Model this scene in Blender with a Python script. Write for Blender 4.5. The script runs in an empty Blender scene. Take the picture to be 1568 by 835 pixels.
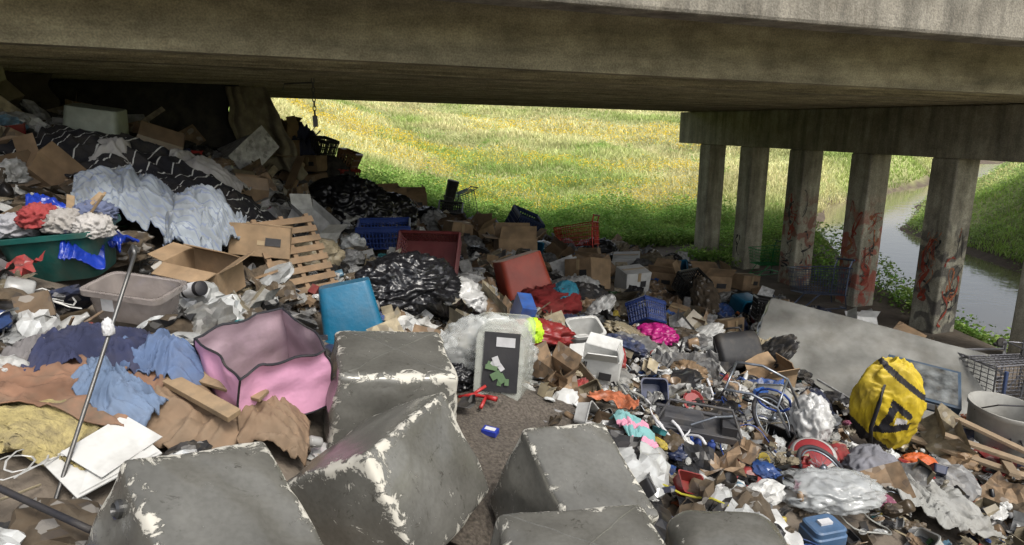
import bpy, bmesh, math, random, numpy as np
from mathutils import Vector, Matrix, noise, Euler
random.seed(7); rng=np.random.default_rng(7)
R=math.radians
sc=bpy.context.scene
# ---------------------------------------------------------------- terrain
def vn(x,y,seed=0):
    xi=np.floor(x); yi=np.floor(y); fx=x-xi; fy=y-yi
    fx=fx*fx*(3-2*fx); fy=fy*fy*(3-2*fy)
    def h(a,b):
        v=np.sin(a*127.1+b*311.7+seed*74.7)*43758.5453
        return v-np.floor(v)
    return (h(xi,yi)*(1-fx)+h(xi+1,yi)*fx)*(1-fy)+(h(xi,yi+1)*(1-fx)+h(xi+1,yi+1)*fx)*fy
def fbm(x,y,seed=0,o=4):
    t=0;a=.5
    for i in range(o):
        t=t+a*vn(x*2**i,y*2**i,seed+i); a*=.5
    return t
def ss(a,b,x):
    t=np.clip((x-a)/(b-a),0,1); return t*t*(3-2*t)
def SW(x,y):
    return (x-4.56)*.957+(y-16.7)*.29, (x-4.56)*.29-(y-16.7)*.957
def toXY(s,w): return 4.56+.957*s+.29*w, 16.7+.29*s-.957*w
CY=[-30,5,10,15,23,30,40,140]; CL=[8.6,8.3,8.1,8.6,10.8,15,25,110]; CR=[12.7,12.7,12.7,12.8,13.6,18.5,30,118]
def H(x,y):
    x=np.asarray(x,float); y=np.asarray(y,float)
    s,w=SW(x,y)
    t=-3.5-s
    base=-3.2+.31*np.where(t>4,t,.5*np.log1p(np.exp(np.clip(t/.5,-30,30))))
    base=np.minimum(base,.1)-.3*ss(10.5,13,w)
    base=base+.5*ss(-8.6,-11,s)*ss(9.8,7,w)*ss(-1.2,.3,w)
    base=base+ss(-.5,-3,w)*np.clip((-9-s)*.4,0,1.3)
    d=np.maximum(0,-w-2)
    rise=np.minimum(.085*d+.0006*d*d,8.5)
    g=base+rise
    dl=np.interp(y,CY,CL)-x; dr=x-np.interp(y,CY,CR)
    left=np.minimum(g,-3.85+.6*np.maximum(dl,0))
    right=np.minimum(-3.85+.45*dr,np.maximum(-1.9+.13*dr,g))
    z=np.where(dl>0,left,np.where(dr>0,right,-3.85-.3*np.minimum(-dl,1)*np.minimum(-dr,1)))
    return z
def trashmask(x,y):
    s,w=SW(x,y)
    return ss(-.9,-2.5,s)*ss(-.6,.2,w)
def HT(x,y):
    x=np.asarray(x,float); y=np.asarray(y,float)
    z=H(x,y)
    far=ss(14,40,y)
    return z+(fbm(x*1.3,y*1.3,3)-.47)*.4*trashmask(x,y)+(fbm(x*.2,y*.2,9)-.47)*1.4*far
def hz(x,y): return float(HT(x,y))
# ---------------------------------------------------------------- materials
def new_mat(name):
    m=bpy.data.materials.new(name); m.use_nodes=True
    nt=m.node_tree; b=nt.nodes['Principled BSDF']
    return m,nt,b
def N(nt,t,**k):
    n=nt.nodes.new(t)
    for a,v in k.items():
        if a in n.inputs: n.inputs[a].default_value=v
        else: setattr(n,a,v)
    return n
def ramp(nt,src,p0,p1,c0=(0,0,0,1),c1=(1,1,1,1)):
    r=nt.nodes.new('ShaderNodeValToRGB'); e=r.color_ramp.elements
    e[0].position=p0; e[1].position=p1; e[0].color=c0; e[1].color=c1
    nt.links.new(src,r.inputs[0]); return r
def mix(nt,f,a,b,bt='MIX'):
    n=nt.nodes.new('ShaderNodeMixRGB'); n.blend_type=bt
    for i,v in ((0,f),(1,a),(2,b)):
        if isinstance(v,(int,float)): n.inputs[i].default_value=v
        elif isinstance(v,tuple): n.inputs[i].default_value=(*v,1) if len(v)==3 else v
        else: nt.links.new(v,n.inputs[i])
    return n.outputs[0]
def c3(c,k): return tuple(min(1,x*k) for x in c)
MC={}
def mat(name,col=(.5,.5,.5),rough=.6,metal=0,var=.3,scale=5,dirt=.35,bump=.15,bscale=25,alpha=1,attr=None,spec=.4,det=3.0):
    if name in MC: return MC[name]
    m,nt,b=new_mat(name); L=nt.links
    tc=N(nt,'ShaderNodeTexCoord')
    n1=N(nt,'ShaderNodeTexNoise',Scale=scale,Detail=det); L.new(tc.outputs['Object'],n1.inputs['Vector'])
    if attr:
        a=N(nt,'ShaderNodeAttribute',attribute_name=attr); base=a.outputs['Color']
        r=ramp(nt,n1.outputs[0],.3,.7,(1-var,)*3+(1,),(1+var*.3,)*3+(1,))
        c=mix(nt,1.0,base,r.outputs[0],'MULTIPLY')
    else:
        c=ramp(nt,n1.outputs[0],.3,.7,(*c3(col,1-var),1),(*c3(col,1+var*.4),1)).outputs[0]
    if dirt>0:
        n2=N(nt,'ShaderNodeTexNoise',Scale=2.2*scale/3,Detail=det+1,Roughness=.7); L.new(tc.outputs['Object'],n2.inputs['Vector'])
        dr=ramp(nt,n2.outputs[0],.46,.70)
        dm=N(nt,'ShaderNodeMath',operation='MULTIPLY'); L.new(dr.outputs[0],dm.inputs[0]); dm.inputs[1].default_value=dirt
        c=mix(nt,dm.outputs[0],c,(.10,.083,.06))
    L.new(c,b.inputs['Base Color'])
    b.inputs['Roughness'].default_value=rough; b.inputs['Metallic'].default_value=metal
    b.inputs['Specular IOR Level'].default_value=spec
    b.inputs['Alpha'].default_value=alpha
    if bump>0:
        n3=N(nt,'ShaderNodeTexNoise',Scale=bscale,Detail=3.0); L.new(tc.outputs['Object'],n3.inputs['Vector'])
        bp=N(nt,'ShaderNodeBump',Strength=bump,Distance=.02); L.new(n3.outputs[0],bp.inputs['Height']); L.new(bp.outputs[0],b.inputs['Normal'])
    MC[name]=m; return m
def film(name,col=(.8,.82,.82),a=.35):
    if name in MC: return MC[name]
    return mat(name,col,rough=.18,alpha=a,dirt=.3,bump=.4,bscale=14,spec=.7)
def stripe_mat(name,base,line,freq,wid,axis=0,var=.2):
    m=mat(name,base,rough=.85,var=var); nt=m.node_tree; b=nt.nodes['Principled BSDF']; L=nt.links
    src=b.inputs['Base Color'].links[0].from_socket
    uv=N(nt,'ShaderNodeUVMap'); sp=N(nt,'ShaderNodeSeparateXYZ'); L.new(uv.outputs[0],sp.inputs[0])
    mu=N(nt,'ShaderNodeMath',operation='MULTIPLY'); L.new(sp.outputs[axis],mu.inputs[0]); mu.inputs[1].default_value=freq
    fr=N(nt,'ShaderNodeMath',operation='FRACT'); L.new(mu.outputs[0],fr.inputs[0])
    lt=N(nt,'ShaderNodeMath',operation='LESS_THAN'); L.new(fr.outputs[0],lt.inputs[0]); lt.inputs[1].default_value=wid
    L.new(mix(nt,lt.outputs[0],src,line),b.inputs['Base Color'])
    return m
# ---------------------------------------------------------------- mesh builder
class MB:
    def __init__(s): s.v=[]; s.f=[]; s.m=[]; s.uv=[]
    def add(s,vs,fs,m=0,M=None,uv=None):
        o=len(s.v)
        for i,p in enumerate(vs):
            p=Vector(p); s.v.append(M@p if M else p); s.uv.append(uv[i] if uv else (0,0))
        for f in fs: s.f.append(tuple(i+o for i in f)); s.m.append(m)
        return s
    def box(s,c,d,m=0,rot=(0,0,0),M=None,top=1.0):
        x,y,z=[a/2 for a in d]; c=Vector(c); E=Euler([R(a) for a in rot]).to_matrix()
        vs=[]
        for k,(a,b,e) in enumerate([(-1,-1,-1),(1,-1,-1),(1,1,-1),(-1,1,-1),(-1,-1,1),(1,-1,1),(1,1,1),(-1,1,1)]):
            t=top if e>0 else 1
            vs.append(c+E@Vector((a*x*t,b*y*t,e*z)))
        return s.add(vs,[(3,2,1,0),(4,5,6,7),(0,1,5,4),(1,2,6,5),(2,3,7,6),(3,0,4,7)],m,M)
    def tube(s,pts,r,m=0,n=6,M=None,closed=False):
        pts=[Vector(p) for p in pts]; vs=[];fs=[];K=len(pts)
        for i,p in enumerate(pts):
            if closed: t=pts[(i+1)%K]-pts[i-1]
            else: t=pts[min(i+1,K-1)]-pts[max(i-1,0)]
            if t.length<1e-9: t=Vector((0,0,1))
            t.normalize(); a=Vector((0,0,1)) if abs(t.z)<.9 else Vector((1,0,0))
            u=t.cross(a).normalized(); v=t.cross(u)
            for k in range(n):
                th=2*math.pi*k/n; vs.append(p+(u*math.cos(th)+v*math.sin(th))*r)
        for i in range(K if closed else K-1):
            j=(i+1)%K
            for k in range(n): fs.append((i*n+k,i*n+(k+1)%n,j*n+(k+1)%n,j*n+k))
        if not closed: fs+= [tuple(range(n))[::-1],tuple(range((K-1)*n,K*n))]
        return s.add(vs,fs,m,M)
    def lathe(s,prof,m=0,n=16,M=None,cap=True):
        vs=[];fs=[]
        for r,z in prof:
            for k in range(n): t=2*math.pi*k/n; vs.append((r*math.cos(t),r*math.sin(t),z))
        for i in range(len(prof)-1):
            for k in range(n): fs.append((i*n+k,i*n+(k+1)%n,(i+1)*n+(k+1)%n,(i+1)*n+k))
        if cap: fs+=[tuple(range(n))[::-1],tuple(range((len(prof)-1)*n,len(prof)*n))]
        return s.add(vs,fs,m,M)
    def loft(s,rings,m=0,c=.04,M=None,capb=True,capt=False,cs=4):
        vs=[];fs=[];n=0
        for w,d,z in rings:
            w/=2;d/=2;ring=[]; cc=min(c,w*.9,d*.9)
            for q,(sx,sy) in enumerate([(1,1),(-1,1),(-1,-1),(1,-1)]):
                for k in range(cs+1):
                    t=math.pi/2*(q+k/cs)
                    ring.append((sx*(w-cc)+cc*math.cos(t),sy*(d-cc)+cc*math.sin(t),z))
            n=len(ring); vs+=ring
        for i in range(len(rings)-1):
            for k in range(n): fs.append((i*n+k,i*n+(k+1)%n,(i+1)*n+(k+1)%n,(i+1)*n+k))
        if capb: fs.append(tuple(range(n))[::-1])
        if capt: fs.append(tuple(range((len(rings)-1)*n,len(rings)*n)))
        return s.add(vs,fs,m,M)
    def grid(s,nx,ny,fn,m=0,M=None):
        vs=[];uv=[];fs=[]
        for j in range(ny+1):
            for i in range(nx+1):
                vs.append(fn(i/nx,j/ny)); uv.append((i/nx,j/ny))
        for j in range(ny):
            for i in range(nx):
                a=j*(nx+1)+i; fs.append((a,a+1,a+nx+2,a+nx+1))
        return s.add(vs,fs,m,M,uv)
    def obj(s,name,loc=(0,0,0),rot=(0,0,0),mats=(),smooth=False,bevel=0,solid=0,parent=None,scale=1,sharp=0):
        me=bpy.data.meshes.new(name); me.from_pydata([tuple(v) for v in s.v],[],s.f)
        for m in mats: me.materials.append(m)
        me.polygons.foreach_set('material_index',s.m)
        me.polygons.foreach_set('use_smooth',[smooth]*len(s.f))
        ul=me.uv_layers.new(name='UVMap'); li=np.zeros(len(me.loops),int); me.loops.foreach_get('vertex_index',li)
        ul.data.foreach_set('uv',np.array(s.uv,dtype=np.float32)[li].ravel())
        me.update()
        if sharp: me.set_sharp_from_angle(angle=R(sharp))
        o=bpy.data.objects.new(name,me); sc.collection.objects.link(o)
        o.location=loc; o.rotation_euler=[R(a) for a in rot]; o.scale=(scale,)*3
        if solid: md=o.modifiers.new('s','SOLIDIFY'); md.thickness=solid; md.offset=0
        if bevel: md=o.modifiers.new('b','BEVEL'); md.width=bevel; md.segments=2; md.limit_method='ANGLE'
        if parent: o.parent=parent
        return o
def tri_mesh(name,V,F,cols=None,mi=None,mats=(),smooth=False):
    me=bpy.data.meshes.new(name); V=np.asarray(V,np.float32); F=np.asarray(F,np.int32)
    me.vertices.add(len(V)); me.vertices.foreach_set('co',V.ravel())
    me.loops.add(F.size); me.loops.foreach_set('vertex_index',F.ravel())
    me.polygons.add(len(F)); me.polygons.foreach_set('loop_start',np.arange(0,F.size,3,dtype=np.int32))
    for m in mats: me.materials.append(m)
    if mi is not None: me.polygons.foreach_set('material_index',np.asarray(mi,np.int32))
    me.polygons.foreach_set('use_smooth',np.full(len(F),smooth) if isinstance(smooth,bool) else smooth)
    if cols is not None:
        a=me.attributes.new('Col','FLOAT_COLOR','POINT'); c=np.ones((len(V),4),np.float32); c[:,:3]=cols; a.data.foreach_set('color',c.ravel())
    me.update(calc_edges=True)
    o=bpy.data.objects.new(name,me); sc.collection.objects.link(o); return o
ICO={}
def ico(n):
    if n not in ICO:
        bm=bmesh.new(); bmesh.ops.create_icosphere(bm,subdivisions=n,radius=1)
        ICO[n]=([v.co.copy() for v in bm.verts],[tuple(v.index for v in f.verts) for f in bm.faces]); bm.free()
    return ICO[n]
def ridge(p): return 1-2*abs(noise.noise(p))
def blob(rx,ry,rz,n=4,amp=.35,fr=1.6,seed=0,flat=.55,hf=.13):
    vs,fs=ico(n); out=[]
    for v in vs:
        p=v*fr+Vector((seed*7.3,seed*3.1,seed)); q=noise.noise_vector(p)
        d=1+amp*(ridge(p+q)*.6+ridge((p+q)*2.3)*.3+ridge((p+q)*5)*hf+(ridge((p+q*1.5)*9)*hf*.4 if n>4 else 0))-amp*.3
        w=Vector((v.x*rx*d,v.y*ry*d,v.z*rz*d))
        if w.z<-rz*flat: w.z=-rz*flat
        w.z+=rz*flat
        out.append(w)
    return out,fs
# ---------------------------------------------------------------- object ground stations, surveyed in 2 cm grid units (origin offset x=-6 m)
SV=dict(pink_bag=(238,152),rug=(296,166),tub=(296,188),bluebin=(239,223),jackets=(204,137),jeans=(213,132),foam=(205,121),plank=(229,138),paper=(220,116),
basketL=(160,202),tote=(194,178),canister=(202,190),cartonL=(195,218),cartonL2=(199,256),pallet=(208,258),stripe=(144,291),sheet=(150,330),blanket=(156,249),
blanket2=(184,245),graytote=(93,311),whitecloth=(116,284),stack=(122,600),bags=(170,509),bags2=(254,271),crateB=(224,384),crateM=(254,346),redbin=(300,380),
crateT=(306,700),redcart=(376,700),golf=(222,760),boxw=(190,730),greencart=(567,669),wirecart=(572,557),cartR=(579,381),cartR2=(590,362),box1=(484,590),
box2=(398,523),box3=(425,456),baskB=(381,372),magenta=(380,349),wbox=(334,241),suit=(424,330),slab=(510,352),ebox=(509,313),bucket=(537,287),ybag=(462,271),
gbag=(433,220),rstripe=(408,214),machine=(362,204),frame=(387,231),wbag=(418,239),orange=(468,246),clear=(401,188),cooler=(391,170),lumber=(504,257),
tarp=(452,212),strap=(339,160),bluebox=(294,164),clamp=(289,178),osheet=(334,201),tealbag=(337,183),bbag3=(282,200),redcl=(321,366),cart4=(222,800),
wplas=(274,292),bucket2=(333,295),carton5=(372,602),neon=(308,240),tealcl=(331,369),card2=(436,321))
W={k:(a/50-6,b/50) for k,(a,b) in SV.items()}
KEEP=[]
def G(n,dx=0,dy=0,dz=0,keep=0):
    x,y=W[n]; x+=dx;y+=dy
    if keep: KEEP.append((x,y,keep))
    return Vector((x,y,hz(x,y)+dz))
# ---------------------------------------------------------------- ground
def axis(lo,a,b,hi,st):
    m=list(np.arange(a,b,st)); l=[];x=a;d=st
    while x>lo: d*=1.13; x-=d; l.append(x)
    r=[];x=b;d=st
    while x<hi: r.append(x); d*=1.06; x+=d
    return np.array(l[::-1]+m+r)
gx=axis(-300,-10,16,300,.1); gy=axis(-60,0,24,400,.1)
X,Y=np.meshgrid(gx,gy); Z=HT(X,Y)
nx,ny=len(gx),len(gy); V=np.stack([X.ravel(),Y.ravel(),Z.ravel()],1)
i=np.arange((ny-1)*nx).reshape(ny-1,nx)[:,:-1].ravel()
F=np.concatenate([np.stack([i,i+1,i+nx+1],1),np.stack([i,i+nx+1,i+nx],1)])
s_,w_=SW(V[:,0],V[:,1]); n_=fbm(V[:,0]*.35,V[:,1]*.35,5)
grassf=np.clip(ss(-.2,-1.2,w_)+ss(0.3,1.6,V[:,0]-np.interp(V[:,1],CY,CR)),0,1)*ss(-3.7,-3.4,V[:,2])
dirt=np.array([.14,.115,.09]); mud=np.array([.12,.09,.065])
gcol=np.array([.22,.28,.08])[None]*(1-n_[:,None])+np.array([.42,.40,.19])[None]*n_[:,None]
col=dirt[None]*(1-grassf[:,None])+gcol*grassf[:,None]
mk=ss(-3.3,-3.75,V[:,2])[:,None]; col=col*(1-mk)+mud*mk
tri_mesh('ground',V,F,col,None,[mat('ground_soil',attr='Col',rough=.95,scale=3,bump=.8,bscale=18,dirt=.2,var=.4)],True)
m,nt,b=new_mat('creek_water'); b.inputs['Base Color'].default_value=(.19,.16,.11,1); b.inputs['Roughness'].default_value=.06
tc=N(nt,'ShaderNodeTexCoord'); nn=N(nt,'ShaderNodeTexNoise',Scale=2.5,Detail=4.0); nt.links.new(tc.outputs['Object'],nn.inputs['Vector'])
bp=N(nt,'ShaderNodeBump',Strength=.12,Distance=.05); nt.links.new(nn.outputs[0],bp.inputs['Height']); nt.links.new(bp.outputs[0],b.inputs['Normal'])
mb=MB(); ys=np.linspace(-30,60,90)
mb.add([(np.interp(y,CY,CL)-.6,y,-3.78) for y in ys]+[(np.interp(y,CY,CR)+.6,y,-3.78) for y in ys],[(k,k+90,k+91,k+1) for k in range(89)])
mb.obj('creek_water',mats=[m])
# ---------------------------------------------------------------- bridge
UM=Matrix(((.957,.29,0,4.56),(.29,-.957,0,16.7),(0,0,1,0),(0,0,0,1)))
def conc(name,col,streak=1.0,lines=False,graf=False):
    m,nt,b=new_mat(name); L=nt.links
    tc=N(nt,'ShaderNodeTexCoord'); mp=N(nt,'ShaderNodeMapping'); L.new(tc.outputs['Object'],mp.inputs[0])
    mp.inputs['Scale'].default_value=(.5,3,3) if lines else (4,4,.5)
    n1=N(nt,'ShaderNodeTexNoise',Scale=1.4,Detail=6.0,Roughness=.65); L.new(mp.outputs[0],n1.inputs['Vector'])
    n2=N(nt,'ShaderNodeTexNoise',Scale=3.0,Detail=7.0,Roughness=.7); L.new(tc.outputs['Object'],n2.inputs['Vector'])
    n3=N(nt,'ShaderNodeTexNoise',Scale=70.0,Detail=3.0); L.new(tc.outputs['Object'],n3.inputs['Vector'])
    c=ramp(nt,n1.outputs[0],.35,.68,(*c3(col,.45),1),(*col,1)).outputs[0]
    c=mix(nt,.65*streak,c,ramp(nt,n2.outputs[0],.35,.65,(.42,.38,.3,1),(1.1,1.08,1,1)).outputs[0],'MULTIPLY')
    c=mix(nt,.4,c,ramp(nt,n3.outputs[0],.35,.65,(.35,.35,.33,1),(1.3,1.3,1.25,1)).outputs[0],'MULTIPLY')
    if graf:
        n4=N(nt,'ShaderNodeTexNoise',Scale=2.6,Detail=4.0,Distortion=1.5); L.new(tc.outputs['Object'],n4.inputs['Vector'])
        sp=N(nt,'ShaderNodeSeparateXYZ'); L.new(tc.outputs['Object'],sp.inputs[0])
        mr=N(nt,'ShaderNodeMapRange'); L.new(sp.outputs[2],mr.inputs[0]); mr.inputs[1].default_value=-1.2; mr.inputs[2].default_value=-1.8
        r=ramp(nt,n4.outputs[0],.48,.56)
        mm=N(nt,'ShaderNodeMath',operation='MULTIPLY'); L.new(r.outputs[0],mm.inputs[0]); L.new(mr.outputs[0],mm.inputs[1])
        m2=N(nt,'ShaderNodeMath',operation='MULTIPLY'); L.new(mm.outputs[0],m2.inputs[0]); m2.inputs[1].default_value=.7
        c=mix(nt,m2.outputs[0],c,graf)
    L.new(c,b.inputs['Base Color']); b.inputs['Roughness'].default_value=.9
    bp=N(nt,'ShaderNodeBump',Strength=.35,Distance=.02); L.new(n3.outputs[0],bp.inputs['Height']); L.new(bp.outputs[0],b.inputs['Normal'])
    return m
mc_beam=conc('beam_concrete',(.50,.46,.33),lines=True); mc_fas=conc('fascia_concrete',(.31,.29,.255)); mc_col=conc('pier_concrete',(.46,.44,.36))
root=bpy.data.objects.new('road_bridge',None); sc.collection.objects.link(root)
cz=lambda s:.23-.025*s
def slab(mb,s0,s1,w0,w1,za,zb,m=0,n=1):
    for k in range(n):
        a=s0+(s1-s0)*k/n; b_=s0+(s1-s0)*(k+1)/n
        vs=[(a,w0,cz(a)+za),(b_,w0,cz(b_)+za),(b_,w1,cz(b_)+za),(a,w1,cz(a)+za),(a,w0,cz(a)+zb),(b_,w0,cz(b_)+zb),(b_,w1,cz(b_)+zb),(a,w1,cz(a)+zb)]
        mb.add(vs,[(0,1,2,3),(7,6,5,4),(4,5,1,0),(5,6,2,1),(6,7,3,2),(7,4,0,3)],m)
mb=MB(); nb=8
for k in range(nb):
    w0=9.3*k/nb; slab(mb,-17,16,w0+.012,w0+9.3/nb-.012,.0+.006*(k%2),.52)
    for q in range(6):
        ww=w0+.1+q*.17; slab(mb,-17,16,ww,ww+.012,-.008,.01)
mb.obj('box_beams',mats=[mc_beam],parent=root).matrix_world=UM
mb=MB(); slab(mb,-17,16,-.55,9.95,.525,.75); mb.obj('deck_slab',mats=[mc_beam],parent=root).matrix_world=UM
mb=MB(); slab(mb,-17,16,9.953,10.25,.36,1.25); slab(mb,-17,16,-.85,-.553,.36,1.25)
mb.obj('fascia_curb',mats=[mc_fas],parent=root,bevel=.03).matrix_world=UM
mb=MB(); mb.box((-14.3,4.6,-.8),(.8,12,3.2)); mb.obj('abutment_wall',mats=[mc_col],parent=root).matrix_world=UM
mb=MB(); mb.box((0.05,4.75,-.152),(.6,10.1,.755)); mb.obj('pier_cap',mats=[mc_col],parent=root,bevel=.02).matrix_world=UM
gcs=[None,None,(.2,.05,.035),(.33,.05,.03),(.04,.035,.04),None]
for k in range(6):
    mb=MB(); mb.box((0,.85+1.57*k,-2.3),(.44,.44,3.54))
    m=conc('column_concrete_%d'%k,(.54,.52,.44),graf=gcs[k] if gcs[k] else False)
    mb.obj('column_%d'%(k+1),mats=[m],parent=root,bevel=.025).matrix_world=UM
mr_=mat('spray_red',(.34,.05,.03),dirt=.5,scale=20,var=.5); mk_=mat('spray_black',(.03,.03,.035),dirt=.5,scale=20); mo_=mat('spray_orange',(.42,.14,.06),dirt=.5,scale=20,var=.5)
mb=MB(); gr=random.Random(4)
for k,nst in ((1,2),(2,16),(3,22),(4,24)):
    for j in range(nst):
        face=gr.random()<.6; off=.222+.0006*(j+1); cz0=gr.uniform(-2.8,-1.5); cu=gr.uniform(-.1,.1); mi=gr.choice([0,0,1,2] if k==3 else [1,1,0,0,2] if k==4 else [1,1,0])
        ph=gr.uniform(0,6); pts=[]; Rr=gr.uniform(.04,.11); f1=gr.choice([1,2,3,4]); ln=gr.uniform(1,4); hh=gr.uniform(.06,.3); hv=gr.uniform(.7,2.4)
        for t in range(26):
            u=t/25*ln; pts.append((max(-.18,min(.18,cu+Rr*math.sin(u*f1+ph))),cz0+hh*math.cos(u*hv+ph)))
        wd=gr.choice([.014,.02,.04,.07]); vs=[];fs=[]
        for t,(a,z) in enumerate(pts):
            b2=pts[min(t+1,25)]; a2=pts[max(t-1,0)]; d=Vector((b2[0]-a2[0],b2[1]-a2[1])); d=d.normalized() if d.length>0 else Vector((1,0)); nrm=Vector((-d.y,d.x))*wd/2*(.6+.4*math.sin(t*.8))
            for sg in (1,-1):
                aa=max(-.19,min(.19,a+nrm.x*sg)); z_=z+nrm.y*sg; wc=.85+1.57*k
                vs.append((-off,wc+aa,z_) if face else (aa,wc+off,z_))
        for t in range(25): fs.append((2*t,2*t+1,2*t+3,2*t+2))
        mb.add(vs,fs,mi)
mb.obj('graffiti',mats=[mr_,mk_,mo_],parent=root).matrix_world=UM
# ---------------------------------------------------------------- generic props
def basket(w,d,h,nv=10,nh=4,bar=.012,taper=.85,rimh=.04,solid_low=.0):
    mb=MB()
    def P(u,v,t):
        k=taper+(1-taper)*t; return Vector((u*w/2*k,v*d/2*k,t*h))
    cs=[(-1,-1),(1,-1),(1,1),(-1,1)]
    for a in range(4):
        p,q=cs[a],cs[(a+1)%4]
        n=nv if a%2==0 else max(4,int(nv*d/w))
        for k in range(n+1):
            u=p[0]+(q[0]-p[0])*k/n; v=p[1]+(q[1]-p[1])*k/n
            mb.tube([P(u,v,0),P(u,v,1)],bar/2,0,4)
        for j in range(nh+1):
            t=j/nh
            mb.tube([P(*p,t),P(*q,t)],bar/2*(1.6 if j in(0,nh) else 1),0,4)
        mid=Vector(((p[0]+q[0])/2*w/2,(p[1]+q[1])/2*d/2,h-rimh/2))
        mb.box(mid,((w+.03) if a%2==0 else .014,(d+.0) if a%2 else .014,rimh),0)
    mb.box((0,0,.005),(w*taper,d*taper,.01),0)
    return mb
def bin_(w,d,h,taper=.8,c=.05,rim=.02,th=.006):
    mb=MB(); t=taper
    mb.loft([(w*t,d*t,0),(w*(t+.02),d*(t+.02),.01),(w,d,h),(w+2*rim,d+2*rim,h),(w+2*rim,d+2*rim,h-.03)],0,c)
    mb.loft([(w*t-.01,d*t-.01,.008),(w-.012,d-.012,h-.002)],0,c)
    mb.loft([(w-.012,d-.012,h-.002),(w+.0,d+.0,h+.003)],0,c,capb=False)
    return mb
def carton(w,d,h,flaps=(35,-20,60,100),seed=0,closed=False):
    mb=MB(); r=random.Random(seed)
    def wall(a,b,c_,d_): mb.add([a,b,c_,d_],[(0,1,2,3)],0)
    x,y=w/2,d/2; j=lambda:r.uniform(-.025,.025)
    B=[Vector((-x,-y,0)),Vector((x,-y,0)),Vector((x,y,0)),Vector((-x,y,0))]
    T=[Vector((p.x+j(),p.y+j(),h+j())) for p in B]
    for k in range(4): wall(B[k],B[(k+1)%4],T[(k+1)%4],T[k])
    wall(B[3],B[2],B[1],B[0])
    if closed: 
        wall(T[0],T[1],T[2],T[3]); mb.box((0,0,h+.006),(w*.98,.05,.002),1); mb.box((0,-y-.012,h-.08),(.05,.002,.14),1)
        mb.box((w*.2,-y-.014,h*.5),(w*.25,.003,h*.25),2)
    else:
        for k in range(4):
            a,b=T[k],T[(k+1)%4]; e=(b-a).normalized(); out=e.cross(Vector((0,0,1))); an=R(flaps[k]); L=min(w,d)/2
            dv=out*math.sin(an)*L+Vector((0,0,1))*math.cos(an)*L
            wall(a+e*.01,b-e*.01,b-e*.03+dv,a+e*.03+dv)
        mb.box((w*.15,-y-.014,h*.5),(w*.3,.003,h*.25),2)
    return mb
M_card=mat('cardboard',(.28,.19,.11),rough=.85,var=.35,bump=.1,dirt=.5); M_tape=mat('packing_tape',(.35,.26,.15),rough=.3); M_lab=mat('label_ink',(.025,.025,.028),dirt=.1); M_wcard=mat('white_carton',(.5,.5,.48),var=.12,dirt=.4)
M_labw=mat('label_white',(.5,.5,.51),var=.1)
def carton_at(n,w,d,h,yaw,tilt=(0,0),closed=False,seed=0,dz=.08,white=False,name='cardboard_box',keep=None,dx=0,dy=0,**k):
    p=G(n,dx=dx,dy=dy,dz=dz,keep=keep or max(w,d)*.5)
    return carton(w,d,h,closed=closed,seed=seed,**k).obj(name,p,(tilt[0],tilt[1],yaw),[M_wcard if white else M_card,M_tape,M_lab],solid=.008)
def frame(a,b,c):
    z=-Vector(c).normalized(); y=-Vector(b); y=(y-z*y.dot(z)).normalized(); x=y.cross(z)
    return Matrix((x,y,z)).transposed().to_4x4()
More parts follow.
